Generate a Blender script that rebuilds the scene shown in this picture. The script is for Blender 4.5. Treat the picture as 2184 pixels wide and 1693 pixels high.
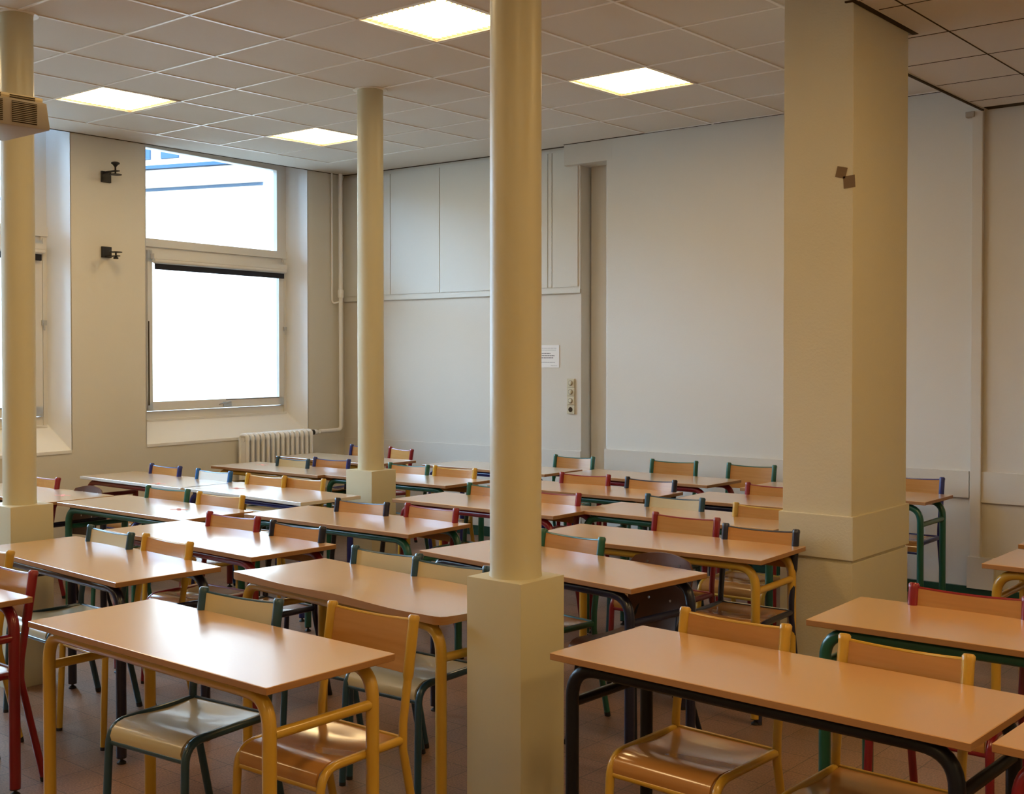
import bpy, bmesh, math, random
from mathutils import Vector, Matrix
random.seed(4)
for o in list(bpy.data.objects): bpy.data.objects.remove(o)
C = bpy.context.scene.collection
PI = math.pi
scene = bpy.context.scene

# ---------------------------------------------------------------- camera, world, exposure
CH = 1.6835
cam_d = bpy.data.cameras.new('camera'); cam = bpy.data.objects.new('camera', cam_d); C.objects.link(cam)
cam_d.sensor_fit = 'HORIZONTAL'; cam_d.sensor_width = 36.0
cam_d.lens = 2538.0 / 2184.0 * 36.0
cam_d.shift_y = -(846.5 - 799.3) / 2184.0
cam_d.clip_start = 0.05; cam_d.clip_end = 200
cam.location = (0, 0, CH)
cam.rotation_euler = (PI / 2 - 0.0168, 0, math.radians(39.681))
scene.camera = cam

w = bpy.data.worlds.new('sky'); scene.world = w; w.use_nodes = True
bg = w.node_tree.nodes['Background']
bg.inputs[0].default_value = (0.42, 0.67, 1.0, 1); bg.inputs[1].default_value = 26.0

vs = scene.view_settings
vs.view_transform = 'Standard'; vs.look = 'None'; vs.gamma = 1.0; vs.use_curve_mapping = False
vs.exposure = -0.02
LAMP = 17.0           # radiance of the ceiling panels
LAMP_COL = (1.0, 0.72, 0.36)

# ---------------------------------------------------------------- materials
def mat(name, col, rough=0.5, spec=0.5, metal=0.0, coat=0.0, crough=0.12, noise=0.0, nscale=8.0, bump=0.0, bscale=200.0, emit=None, es=0.0, col2=None):
    m = bpy.data.materials.new(name); m.use_nodes = True
    nt = m.node_tree; b = nt.nodes['Principled BSDF']
    b.inputs['Base Color'].default_value = (*col, 1); b.inputs['Roughness'].default_value = rough
    b.inputs['Specular IOR Level'].default_value = spec; b.inputs['Metallic'].default_value = metal
    b.inputs['Coat Weight'].default_value = coat; b.inputs['Coat Roughness'].default_value = crough
    if noise or bump:
        tc = nt.nodes.new('ShaderNodeTexCoord')
    if noise:
        n = nt.nodes.new('ShaderNodeTexNoise'); n.inputs['Scale'].default_value = nscale; n.inputs['Detail'].default_value = 4
        nt.links.new(tc.outputs['Object'], n.inputs['Vector'])
        r = nt.nodes.new('ShaderNodeMix'); r.data_type = 'RGBA'
        c2 = col2 or tuple(max(0, c * (1 - noise)) for c in col)
        r.inputs[6].default_value = (*col, 1); r.inputs[7].default_value = (*c2, 1)
        nt.links.new(n.outputs['Fac'], r.inputs[0]); nt.links.new(r.outputs[2], b.inputs['Base Color'])
    if bump:
        n2 = nt.nodes.new('ShaderNodeTexNoise'); n2.inputs['Scale'].default_value = bscale
        nt.links.new(tc.outputs['Object'], n2.inputs['Vector'])
        bp = nt.nodes.new('ShaderNodeBump'); bp.inputs['Strength'].default_value = bump; bp.inputs['Distance'].default_value = 0.002
        nt.links.new(n2.outputs['Fac'], bp.inputs['Height']); nt.links.new(bp.outputs['Normal'], b.inputs['Normal'])
    if emit:
        b.inputs['Emission Color'].default_value = (*emit, 1); b.inputs['Emission Strength'].default_value = es
    return m

def wood(name, a, b2, rough=0.3, scale=(1.5, 30, 30), coat=0.0):
    m = mat(name, a, rough, coat=coat); nt = m.node_tree; b = nt.nodes['Principled BSDF']
    tc = nt.nodes.new('ShaderNodeTexCoord'); mp = nt.nodes.new('ShaderNodeMapping'); mp.inputs['Scale'].default_value = scale
    n = nt.nodes.new('ShaderNodeTexNoise'); n.inputs['Scale'].default_value = 2.0; n.inputs['Detail'].default_value = 6
    mx = nt.nodes.new('ShaderNodeMix'); mx.data_type = 'RGBA'
    mx.inputs[6].default_value = (*a, 1); mx.inputs[7].default_value = (*b2, 1)
    nt.links.new(tc.outputs['Object'], mp.inputs['Vector']); nt.links.new(mp.outputs['Vector'], n.inputs['Vector'])
    nt.links.new(n.outputs['Fac'], mx.inputs[0]); nt.links.new(mx.outputs[2], b.inputs['Base Color'])
    return m

M = {}
M['wall'] = mat('painted plaster wall', (0.72, 0.69, 0.61), 0.55, 0.3, noise=0.06, nscale=1.3, bump=0.25, bscale=60)
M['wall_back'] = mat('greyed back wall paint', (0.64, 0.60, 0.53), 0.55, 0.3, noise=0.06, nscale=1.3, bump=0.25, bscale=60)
M['panel'] = mat('grey white panel paint', (0.66, 0.65, 0.60), 0.5, 0.3, noise=0.05, nscale=2)
M['wall_white'] = mat('white glossy reveal paint', (0.85, 0.86, 0.87), 0.4, 0.4)
M['column'] = mat('cream column paint', (0.58, 0.53, 0.36), 0.38, 0.4, noise=0.05, nscale=3, bump=0.15, bscale=40)
M['pillar'] = mat('cream textured pillar paint', (0.61, 0.555, 0.40), 0.6, 0.3, noise=0.06, nscale=3, bump=0.5, bscale=90)
M['tile'] = mat('mineral ceiling tile', (0.70, 0.66, 0.60), 0.85, 0.1, noise=0.05, nscale=2.0, bump=0.3, bscale=150)
M['tbar'] = mat('white ceiling grid bar', (0.84, 0.82, 0.78), 0.35, 0.5)
M['gap'] = mat('dark joint', (0.05, 0.035, 0.02), 0.8, 0.1)
M['gbase'] = mat('dark green skirting paint', (0.012, 0.06, 0.045), 0.35, 0.5)
M['winframe'] = mat('white window frame paint', (0.74, 0.72, 0.68), 0.4, 0.4)
M['blind'] = mat('dark blind fabric', (0.02, 0.022, 0.035), 0.7, 0.2)
M['metal'] = mat('brushed metal', (0.55, 0.55, 0.55), 0.3, 0.5, metal=1.0)
M['black'] = mat('black plastic', (0.015, 0.015, 0.018), 0.5, 0.4)
M['rad'] = mat('white radiator enamel', (0.86, 0.87, 0.87), 0.25, 0.5)
M['paper'] = mat('white paper', (0.80, 0.80, 0.80), 0.7, 0.2)
M['ink'] = mat('grey print', (0.18, 0.18, 0.19), 0.7, 0.2)
M['switch'] = mat('yellowed switch plastic', (0.55, 0.50, 0.36), 0.4, 0.4)
M['proj'] = mat('beige grey projector plastic', (0.36, 0.31, 0.25), 0.45, 0.4)
M['projtop'] = mat('cream projector shell', (0.62, 0.52, 0.33), 0.4, 0.4)
M['tape'] = mat('brown packing tape', (0.14, 0.075, 0.025), 0.35, 0.5)
M['facade'] = mat('white render facade', (0.54, 0.41, 0.32), 0.8, 0.2)
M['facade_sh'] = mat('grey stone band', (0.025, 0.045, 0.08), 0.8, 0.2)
M['facade_shade'] = mat('painted cornice shade', (0.07, 0.09, 0.12), 0.8, 0.2)  # grey-blue tone holding the shade under the cornice
M['facade_glass'] = mat('courtyard window glass', (0.03, 0.05, 0.08), 0.8, 0.2)
M['yard'] = mat('pale courtyard paving', (0.25, 0.22, 0.18), 0.8, 0.2)
M['pink'] = mat('faded pink tape', (0.75, 0.30, 0.24), 0.6, 0.3)
M['lamp'] = mat('prismatic lamp diffuser', (0.9, 0.8, 0.6), 0.4, emit=LAMP_COL, es=LAMP)
M['lamp_edge'] = mat('prismatic lamp rim', (0.9, 0.7, 0.35), 0.4, emit=(1.0, 0.66, 0.24), es=1.15)
M['lamp_low'] = mat('prismatic lamp diffuser, warmer', (0.9, 0.8, 0.6), 0.4, emit=(1.0, 0.66, 0.27), es=LAMP * 1.7)
M['lampbox'] = mat('lamp housing', (0.85, 0.72, 0.45), 0.3, 0.5)
M['ply'] = wood('varnished beech plywood', (0.51, 0.25, 0.075), (0.38, 0.165, 0.042), 0.18, (2, 2, 30), coat=0.6)
M['beige'] = mat('beige laminate', (0.56, 0.47, 0.28), 0.28, 0.5, coat=0.3, noise=0.04)
M['white_lam'] = mat('white laminate', (0.72, 0.72, 0.68), 0.28, 0.5, coat=0.3)
M['brown_ply'] = wood('dark brown moulded plywood', (0.10, 0.035, 0.018), (0.06, 0.022, 0.012), 0.35, (2, 2, 20))
M['top'] = mat('beech laminate', (0.60, 0.33, 0.13), 0.28, 0.9, coat=1.0, crough=0.18, noise=0.07, nscale=3.0, bump=0.04, bscale=500)
M['top_pale'] = mat('pale beech laminate', (0.62, 0.44, 0.28), 0.28, 0.9, coat=1.0, crough=0.18, noise=0.05, nscale=3.0)
M['edge'] = wood('beech edge band', (0.40, 0.20, 0.075), (0.30, 0.14, 0.05), 0.45, (3, 3, 40))
M['edge_white'] = mat('white edge band', (0.70, 0.66, 0.58), 0.4, 0.4)
def enamel(n, c): return mat(n + ' enamel tube', c, 0.28, 0.5, coat=0.3)
M['yellow'] = enamel('yellow', (0.53, 0.31, 0.035)); M['red'] = enamel('red', (0.22, 0.006, 0.014))
M['navy'] = enamel('navy', (0.006, 0.009, 0.035)); M['green'] = enamel('green', (0.01, 0.10, 0.07))
M['teal'] = enamel('dark teal', (0.013, 0.058, 0.10)); M['blue'] = enamel('blue', (0.01, 0.11, 0.36))
M['royal'] = enamel('royal blue', (0.012, 0.02, 0.16))
M['dark'] = mat('blackish enamel tube', (0.004, 0.006, 0.014), 0.38, 0.35); M['brownred'] = enamel('dark red', (0.20, 0.012, 0.015))

def floor_mat():
    m = mat('terracotta brown floor tiles', (0.2, 0.12, 0.08), 0.32, 0.5); nt = m.node_tree; b = nt.nodes['Principled BSDF']
    tc = nt.nodes.new('ShaderNodeTexCoord')
    br = nt.nodes.new('ShaderNodeTexBrick'); br.offset = 0.0; br.squash = 1.0
    br.inputs['Scale'].default_value = 1.0; br.inputs['Brick Width'].default_value = 0.2; br.inputs['Row Height'].default_value = 0.2
    br.inputs['Mortar Size'].default_value = 0.0022; br.inputs['Mortar Smooth'].default_value = 0.2
    br.inputs['Color1'].default_value = (0.27, 0.150, 0.092, 1); br.inputs['Color2'].default_value = (0.225, 0.126, 0.078, 1)
    br.inputs['Mortar'].default_value = (0.09, 0.055, 0.035, 1)
    nt.links.new(tc.outputs['Object'], br.inputs['Vector'])
    n = nt.nodes.new('ShaderNodeTexNoise'); n.inputs['Scale'].default_value = 130; n.inputs['Detail'].default_value = 3
    nt.links.new(tc.outputs['Object'], n.inputs['Vector'])
    n3 = nt.nodes.new('ShaderNodeTexNoise'); n3.inputs['Scale'].default_value = 1.6; n3.inputs['Detail'].default_value = 3
    nt.links.new(tc.outputs['Object'], n3.inputs['Vector'])
    ra = nt.nodes.new('ShaderNodeMapRange'); ra.inputs[1].default_value = 0.35; ra.inputs[2].default_value = 0.7
    ra.inputs[3].default_value = 0.62; ra.inputs[4].default_value = 1.25
    nt.links.new(n.outputs['Fac'], ra.inputs[0])
    rb = nt.nodes.new('ShaderNodeMapRange'); rb.inputs[1].default_value = 0.3; rb.inputs[2].default_value = 0.7
    rb.inputs[3].default_value = 0.85; rb.inputs[4].default_value = 1.12
    nt.links.new(n3.outputs['Fac'], rb.inputs[0])
    mu = nt.nodes.new('ShaderNodeMath'); mu.operation = 'MULTIPLY'
    nt.links.new(ra.outputs[0], mu.inputs[0]); nt.links.new(rb.outputs[0], mu.inputs[1])
    vm = nt.nodes.new('ShaderNodeVectorMath'); vm.operation = 'SCALE'
    nt.links.new(br.outputs['Color'], vm.inputs[0]); nt.links.new(mu.outputs[0], vm.inputs['Scale'])
    nt.links.new(vm.outputs[0], b.inputs['Base Color'])
    rr = nt.nodes.new('ShaderNodeMapRange'); rr.inputs[3].default_value = 0.22; rr.inputs[4].default_value = 0.5
    nt.links.new(n3.outputs['Fac'], rr.inputs[0]); nt.links.new(rr.outputs[0], b.inputs['Roughness'])
    return m
M['floor'] = floor_mat()

def glass_mat():
    m = bpy.data.materials.new('window glass'); m.use_nodes = True; nt = m.node_tree
    for n in list(nt.nodes): nt.nodes.remove(n)
    out = nt.nodes.new('ShaderNodeOutputMaterial'); mx = nt.nodes.new('ShaderNodeMixShader')
    tr = nt.nodes.new('ShaderNodeBsdfTransparent'); gl = nt.nodes.new('ShaderNodeBsdfGlossy')
    tr.inputs[0].default_value = (0.94, 0.97, 0.96, 1); gl.inputs['Roughness'].default_value = 0.02
    fr = nt.nodes.new('ShaderNodeFresnel'); fr.inputs[0].default_value = 1.3
    nt.links.new(fr.outputs[0], mx.inputs[0]); nt.links.new(tr.outputs[0], mx.inputs[1]); nt.links.new(gl.outputs[0], mx.inputs[2])
    nt.links.new(mx.outputs[0], out.inputs[0]); return m
M['glass'] = glass_mat()

# ---------------------------------------------------------------- mesh helpers
def obj(name, bm, ms, parent=None, smooth=False):
    me = bpy.data.meshes.new(name); bm.normal_update(); bm.to_mesh(me); bm.free()
    if not isinstance(ms, (list, tuple)): ms = [ms]
    for m in ms: me.materials.append(m)
    if smooth:
        for p in me.polygons: p.use_smooth = True
        me.set_sharp_from_angle(angle=math.radians(40))
    o = bpy.data.objects.new(name, me); C.objects.link(o)
    if parent: o.parent = parent
    return o
def tag(o, label=None, cat=None, group=None, kind=None):
    if label: o['label'] = label
    if cat: o['category'] = cat
    if group: o['group'] = group
    if kind: o['kind'] = kind
    return o
def empty(name, loc=(0, 0, 0), rz=0.0):
    o = bpy.data.objects.new(name, None); C.objects.link(o); o.location = loc; o.rotation_euler = (0, 0, rz)
    o.empty_display_size = 0.1; return o
def thing(name, label, cat, loc=(0, 0, 0), rz=0.0, group=None):
    return tag(empty(name, loc, rz), label, cat, group)
def struct(name, bm, ms, **k):
    return tag(obj(name, bm, ms, **k), kind='structure')
def box(bm, a, b, mi=0, bev=0.0, mtx=None):
    x0, y0, z0 = a; x1, y1, z1 = b
    vs_ = [bm.verts.new(p) for p in ((x0, y0, z0), (x1, y0, z0), (x1, y1, z0), (x0, y1, z0), (x0, y0, z1), (x1, y0, z1), (x1, y1, z1), (x0, y1, z1))]
    fs = [bm.faces.new([vs_[i] for i in f]) for f in ((0, 3, 2, 1), (4, 5, 6, 7), (0, 1, 5, 4), (1, 2, 6, 5), (2, 3, 7, 6), (3, 0, 4, 7))]
    for f in fs: f.material_index = mi
    if bev:
        r = bmesh.ops.bevel(bm, geom=list({e for f in fs for e in f.edges}), offset=bev, segments=2, affect='EDGES', profile=0.7)
        vs_ = list({v for f in r['faces'] for v in f.verts} | {v for v in vs_ if v.is_valid})
    if mtx is not None: bmesh.ops.transform(bm, matrix=mtx, verts=[v for v in vs_ if v.is_valid])
    return fs
def prism(bm, pts, z0, z1, mi=0):
    lo = [bm.verts.new((p[0], p[1], z0)) for p in pts]; hi = [bm.verts.new((p[0], p[1], z1)) for p in pts]
    n = len(pts); fs = [bm.faces.new(lo[::-1]), bm.faces.new(hi)]
    for i in range(n): fs.append(bm.faces.new((lo[i], lo[(i + 1) % n], hi[(i + 1) % n], hi[i])))
    for f in fs: f.material_index = mi
    bmesh.ops.recalc_face_normals(bm, faces=fs); return fs
def fillet(pts, r, n=6):
    out = [Vector(pts[0])]
    rs = r if isinstance(r, (list, tuple)) else [r] * (len(pts) - 2)
    for i in range(1, len(pts) - 1):
        p, a, b = Vector(pts[i]), Vector(pts[i - 1]), Vector(pts[i + 1]); rr = rs[i - 1]
        if rr <= 0: out.append(p); continue
        u = (a - p).normalized(); v = (b - p).normalized(); ang = u.angle(v)
        d = min(rr / math.tan(ang / 2), (a - p).length * 0.49, (b - p).length * 0.49)
        s, e = p + u * d, p + v * d
        for k in range(n + 1):
            t = k / n; out.append((1 - t) ** 2 * s + 2 * t * (1 - t) * p + t * t * e)
    out.append(Vector(pts[-1])); return out
def tube(bm, pts, r, seg=10, cap=True, sx=1.0):
    pts = [Vector(p) for p in pts]; rings = []
    t0 = (pts[1] - pts[0]).normalized()
    up = Vector((0, 0, 1)) if abs(t0.z) < 0.9 else Vector((1, 0, 0))
    nrm = (up - t0 * up.dot(t0)).normalized()
    for i, p in enumerate(pts):
        if i == 0: t = t0
        elif i == len(pts) - 1: t = (pts[i] - pts[i - 1]).normalized()
        else: t = ((pts[i] - pts[i - 1]).normalized() + (pts[i + 1] - pts[i]).normalized()).normalized()
        nrm = (nrm - t * nrm.dot(t)).normalized(); bn = t.cross(nrm)
        rr = r[i] if isinstance(r, (list, tuple)) else r
        rings.append([bm.verts.new(p + (nrm * math.cos(2 * PI * k / seg) * sx + bn * math.sin(2 * PI * k / seg)) * rr) for k in range(seg)])
    for i in range(len(rings) - 1):
        for k in range(seg): bm.faces.new((rings[i][k], rings[i][(k + 1) % seg], rings[i + 1][(k + 1) % seg], rings[i + 1][k]))
    if cap: bm.faces.new(rings[0][::-1]); bm.faces.new(rings[-1])
def lathe(bm, prof, seg=24, c=(0, 0), mtx=None):
    rings = []
    for r, z in prof:
        rings.append([bm.verts.new((c[0] + r * math.cos(2 * PI * k / seg), c[1] + r * math.sin(2 * PI * k / seg), z)) for k in range(seg)])
    for i in range(len(rings) - 1):
        for k in range(seg): bm.faces.new((rings[i][k], rings[i][(k + 1) % seg], rings[i + 1][(k + 1) % seg], rings[i + 1][k]))
    bm.faces.new(rings[0][::-1]); bm.faces.new(rings[-1])
    if mtx is not None: bmesh.ops.transform(bm, matrix=mtx, verts=[v for rg in rings for v in rg])
def NB(): return bmesh.new()
def copy_tree(o, parent=None):
    c = o.copy(); C.objects.link(c); c.parent = parent
    for ch in o.children: copy_tree(ch, c)
    return c

# ---------------------------------------------------------------- room shell
Z0, SL = 3.3672, 0.01792                                   # the ceiling rises gently towards the back wall
def cz(y): return Z0 + SL * y
WA = Vector((-8.765, 4.945)); WU = Vector((-0.103, 0.9947)); WN = Vector((-0.9947, -0.103))   # window wall: start, along, outwards
def W(s, d=0.0): p = WA + WU * s + WN * d; return (p.x, p.y)
def wx(y): return WA.x + WU.x / WU.y * (y - WA.y)
YB = 8.315
TOPZ = 3.9

b = NB(); box(b, (-9.6, -3.2, -0.1), (3.4, 9.0, 0.0)); struct('floor', b, M['floor'])

# window wall, with three deep window bays
SILL = 0.92; BAYS = [(0.864 - 2.705 * k, 2.825 - 2.705 * k) for k in range(3)]
b = NB()
def wseg(bm, s0, s1, z0, z1, d0=0.0, d1=0.45): prism(bm, [W(s0, d0), W(s1, d0), W(s1, d1), W(s0, d1)], z0, z1)
edges = sorted(BAYS)
cur = -8.0
for (a0, a1) in edges:
    wseg(b, cur, a0, 0, TOPZ); cur = a1
wseg(b, cur, 3.85, 0, TOPZ)
for (a0, a1) in edges:
    wseg(b, a0, a1, 0, SILL)
    wseg(b, a0, a1, 3.62, TOPZ, 0.0, 0.45)
struct('wall_left', b, M['wall'])
D = 0.25
for k, (a0, a1) in enumerate(BAYS):
    # reveal lining: splayed cheeks and sloping apron under the window
    b = NB()
    r0, r1 = a0 + 0.05, a1 - 0.04
    prism(b, [W(a1, 0.0), W(a1 + 0.01, 0.0), W(a1 + 0.01, D + 0.1), W(r1, D + 0.1), W(r1, D)], SILL, 3.62)
    prism(b, [W(a0, 0.0), W(r0, D), W(r0, D + 0.1), W(a0 - 0.01, D + 0.1), W(a0 - 0.01, 0.0)], SILL, 3.62)
    p = [(*W(a0, 0), SILL), (*W(a1, 0), SILL), (*W(a1, D), 1.12), (*W(a0, D), 1.12), (*W(a0, 0), SILL - 0.02), (*W(a1, 0), SILL - 0.02), (*W(a1, D), SILL - 0.02), (*W(a0, D), SILL - 0.02)]
    v = [b.verts.new(q) for q in p]
    for f in ((0, 1, 2, 3), (4, 7, 6, 5), (0, 4, 5, 1), (1, 5, 6, 2), (2, 6, 7, 3), (3, 7, 4, 0)): b.faces.new([v[i] for i in f])
    prism(b, [W(a0, -0.006), W(a1, -0.006), W(a1, 0.02), W(a0, 0.02)], SILL - 0.022, SILL + 0.002)
    struct('trim_%d' % (k + 1), b, M['wall_white'])
    # window: fixed outer frame, opening light below, fixed pane above
    wd = empty('window_%d' % (k + 1)); tag(wd, kind='structure')
    L0, L1 = a0 + 0.205, a1 - 0.095
    b = NB()
    def bar(bm, s0, s1, z0, z1, d0, d1): prism(bm, [W(s0, d0), W(s1, d0), W(s1, d1), W(s0, d1)], z0, z1)
    bar(b, r0 - 0.02, L0, 1.10, 2.635, D, D + 0.09); bar(b, L1, r1 + 0.02, 1.10, 2.635, D, D + 0.09)
    bar(b, r0 - 0.02, a0 + 0.11, 2.705, 3.62, D, D + 0.09); bar(b, a1 - 0.165, r1 + 0.02, 2.705, 3.62, D, D + 0.09)
    bar(b, L0, L1, 1.10, 1.185, D, D + 0.09); bar(b, r0 - 0.02, r1 + 0.02, 2.635, 2.705, D - 0.012, D + 0.09)
    bar(b, L0, L1, 2.60, 2.635, D + 0.01, D + 0.09); bar(b, a0 + 0.11, a1 - 0.165, 3.5, 3.62, D, D + 0.09)
    bar(b, L0 - 0.07, L1 + 0.03, 1.10, 1.118, D - 0.03, D)
    bar(b, L1 + 0.012, L1 + 0.026, 1.12, 2.62, D - 0.01, D)
    obj('window_frame', b, M['winframe'], wd)
    b = NB()
    bar(b, L0, L0 + 0.05, 1.19, 2.60, D - 0.02, D + 0.04); bar(b, L1 - 0.065, L1, 1.19, 2.60, D - 0.02, D + 0.04)
    bar(b, L0, L1, 1.19, 1.27, D - 0.02, D + 0.04); bar(b, L0, L1, 2.50, 2.60, D - 0.02, D + 0.04)
    obj('casement', b, M['winframe'], wd)
    b = NB(); bar(b, L0 + 0.05, L1 - 0.065, 1.27, 2.50, D + 0.008, D + 0.014); bar(b, a0 + 0.11, a1 - 0.165, 2.705, 3.5, D + 0.04, D + 0.046)
    obj('pane', b, M['glass'], wd)
    # gasket stains and window furniture
    b = NB(); bar(b, L0 + 0.001, L0 + 0.012, 1.24, 1.98, D - 0.024, D - 0.019); bar(b, L0 + 0.9, L1 - 0.07, 1.262, 1.268, D - 0.023, D - 0.019)
    obj('worn_seal', b, M['gap'], wd)
    b = NB(); sc = L0 + 0.86
    bar(b, sc, sc + 0.10, 1.20, 1.245, D - 0.032, D - 0.02)
    tube(b, [(*W(sc + 0.05, D - 0.03), 1.235), (*W(sc + 0.05, D - 0.06), 1.24)], 0.008)
    tube(b, [(*W(sc + 0.06, D - 0.06), 1.245), (*W(sc - 0.09, D - 0.075), 1.225)], [0.009, 0.006])
    obj('window_handle', b, M['metal'], wd, True)
    b = NB(); bar(b, L1 - 0.012, L1 + 0.03, 1.92, 1.96, D - 0.035, D - 0.02); tube(b, [(*W(L1 + 0.005, D - 0.035), 1.94), (*W(L1 + 0.005, D - 0.04), 1.88)], 0.006)
    obj('window_latch', b, M['metal'], wd, True)
    # rolled blind
    bl = thing('roller_blind', ['rolled-up dark roller blind in a white casing on the window left of the radiator', 'rolled-up dark roller blind on the window half hidden by the left column', 'rolled-up dark roller blind on the window out of sight to the left'][k], 'blind', (*W((L0 + L1) / 2, D - 0.06), 2.44))
    off = Vector(bl.location)
    def rel(bm): bmesh.ops.translate(bm, vec=-off, verts=bm.verts)
    b = NB(); bar(b, L0 + 0.03, L1, 2.525, 2.57, D - 0.07, D - 0.022); tube(b, [(*W(L0 + 0.04, D - 0.05), 2.51), (*W(L1 - 0.005, D - 0.05), 2.51)], 0.021, 14); rel(b)
    obj('blind_casing', b, M['winframe'], bl, True)
    b = NB(); bar(b, L0 + 0.06, L1 - 0.03, 2.435, 2.485, D - 0.058, D - 0.038); rel(b); obj('blind_fabric', b, M['blind'], bl)
    b = NB(); bar(b, L0 + 0.055, L1 - 0.025, 2.484, 2.492, D - 0.064, D - 0.034); rel(b); obj('bottom_rail', b, M['metal'], bl)

# back wall: panelled part on the left, plain part on the right with a curved recess between them
PB = Vector((-9.17, 8.29)); PE = Vector((-6.183, 8.40)); PU = (PE - PB).normalized(); PN = Vector((-PU.y, PU.x)); PL = (PE - PB).length
def P(s, d=0.0): q = PB + PU * s + PN * d; return (q.x, q.y)     # s along the panelling, d behind it
b = NB(); prism(b, [P(-0.5), P(PL), P(PL, 0.14), (P(PL, 0.14)[0] + 0.0, 8.75), (-9.7, 8.75), (-9.7, P(-0.5)[1])], 0, TOPZ)
cove = [(-5.84, YB), (-5.853, YB + 0.003), (-5.863, YB + 0.011), (-5.868, YB + 0.025), (-5.868, YB + 0.17), (-5.95, YB + 0.205), (-6.17, YB + 0.215)]
prism(b, [(3.4, YB), (3.4, 8.75), (-6.18, 8.75)] + cove[::-1], 0, TOPZ)
struct('wall_back', b, M['wall_back'], smooth=True)
b = NB(); prism(b, [(-6.307, YB - 0.0006), (-5.80, YB - 0.0006), (-5.80, 8.6), (-6.307, 8.6)], 3.335, 3.56)
struct('trim_4', b, M['wall_back'])
b = NB(); box(b, (3.0, -3.2, 0), (3.2, 8.6, TOPZ)); struct('wall_right', b, M['wall'])
b = NB(); box(b, (-9.6, -3.2, 0), (3.4, -3.0, TOPZ)); struct('wall_front', b, M['wall'])

# wainscot ledges and skirting
b = NB()
prism(b, [P(0.02, -0.012), P(PL, -0.012), P(PL, 0.01), P(0.02, 0.01)], 0.085, 0.84)
struct('trim_5', b, M['wall_back'])
b = NB(); prism(b, [(-5.86, YB - 0.022), (-2.80, YB - 0.022), (-2.80, YB + 0.01), (-5.86, YB + 0.01)], 0.70, 0.882)
struct('trim_6', b, M['wall_back'])
b = NB(); prism(b, [(-2.72, YB - 0.022), (3.0, YB - 0.022), (3.0, YB + 0.01), (-2.72, YB + 0.01)], 0.675, 0.885)
struct('trim_7', b, M['wall_back'])
b = NB(); box(b, (-2.79, YB - 0.035, 0.10), (-2.715, YB + 0.01, 3.35), bev=0.006)
box(b, (-2.80, YB - 0.05, 0.085), (-2.62, YB, 0.30)); struct('trim_8', b, M['wall_back'])
b = NB(); prism(b, [P(0.0, -0.022), P(PL, -0.022), (-6.0, YB - 0.025), (3.0, YB - 0.025), (3.0, YB + 0.01), (-6.0, YB + 0.05), P(0, 0.03)], 0.0, 0.09)
struct('baseboard_back', b, M['gbase'])
b = NB(); prism(b, [W(-7.9, -0.012), W(3.36, -0.012), W(3.36, 0.01), W(-7.9, 0.01)], 0, 0.09); struct('baseboard_left', b, M['gbase'])

# ceiling with real openings for the recessed lamps
PX0, PX1, PY0, PY1 = -2.733, -2.373, 5.40, 6.075
OX, OY, TS = 0.231, 0.048, 0.6
def tm(x, y):
    t = (Z0 - CH) / (1.7375 - SL * y); return (x * t, y * t)
def wlx(yu):
    lo, hi = -12.0, -6.0
    for _ in range(40):
        m_ = (lo + hi) / 2; X, Y = tm(m_, yu)
        if X < wx(Y) + 0.0: lo = m_
        else: hi = m_
    return lo
def edx(yu): t = (Z0 - CH) / (1.7375 - SL * yu); return -2.72 / t
gx = lambda i: OX + TS * i
gy = lambda j: OY + TS * j
LCELLS = [(-13, 7), (-13, 10), (-8, 7), (-8, 10), (-13, 4), (-8, 4), (-13, 1), (-8, 1), (-13, -2), (-8, -2)]
ys = [-3.6, gy(-2), gy(-1), gy(1), gy(2), gy(4), gy(5), gy(7), gy(8), gy(10), gy(11), 8.05]
def xrow(yu): return [wlx(yu), gx(-13), gx(-12), gx(-8), gx(-7), edx(yu)]
b = NB(); grid_v = []
for yu in ys:
    row = []
    for xu in xrow(yu):
        X, Y = tm(xu, yu); row.append(b.verts.new((X, Y, cz(Y))))
    grid_v.append(row)
for r in range(len(ys) - 1):
    hole_row = ys[r] in (gy(-2), gy(1), gy(4), gy(7), gy(10))
    for c in range(5):
        if hole_row and c in (1, 3): continue
        b.faces.new((grid_v[r][c], grid_v[r + 1][c], grid_v[r + 1][c + 1], grid_v[r][c + 1]))
# slab above the lamps closes the void
bot = [grid_v[0][0].co.copy(), grid_v[-1][0].co.copy(), grid_v[-1][-1].co.copy(), grid_v[0][-1].co.copy()]
vv = [b.verts.new(p + Vector((0, 0, 0.15))) for p in bot]; b.faces.new(vv)
e0, e1 = -3.2, PY0 + 0.0
v4 = [b.verts.new((x_, y_, cz(y_))) for x_, y_ in ((-2.725, e0), (-2.725, e1), (-2.33, e1), (-2.33, e0))]; b.faces.new(v4)
struct('ceiling', b, M['tile'])
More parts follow.
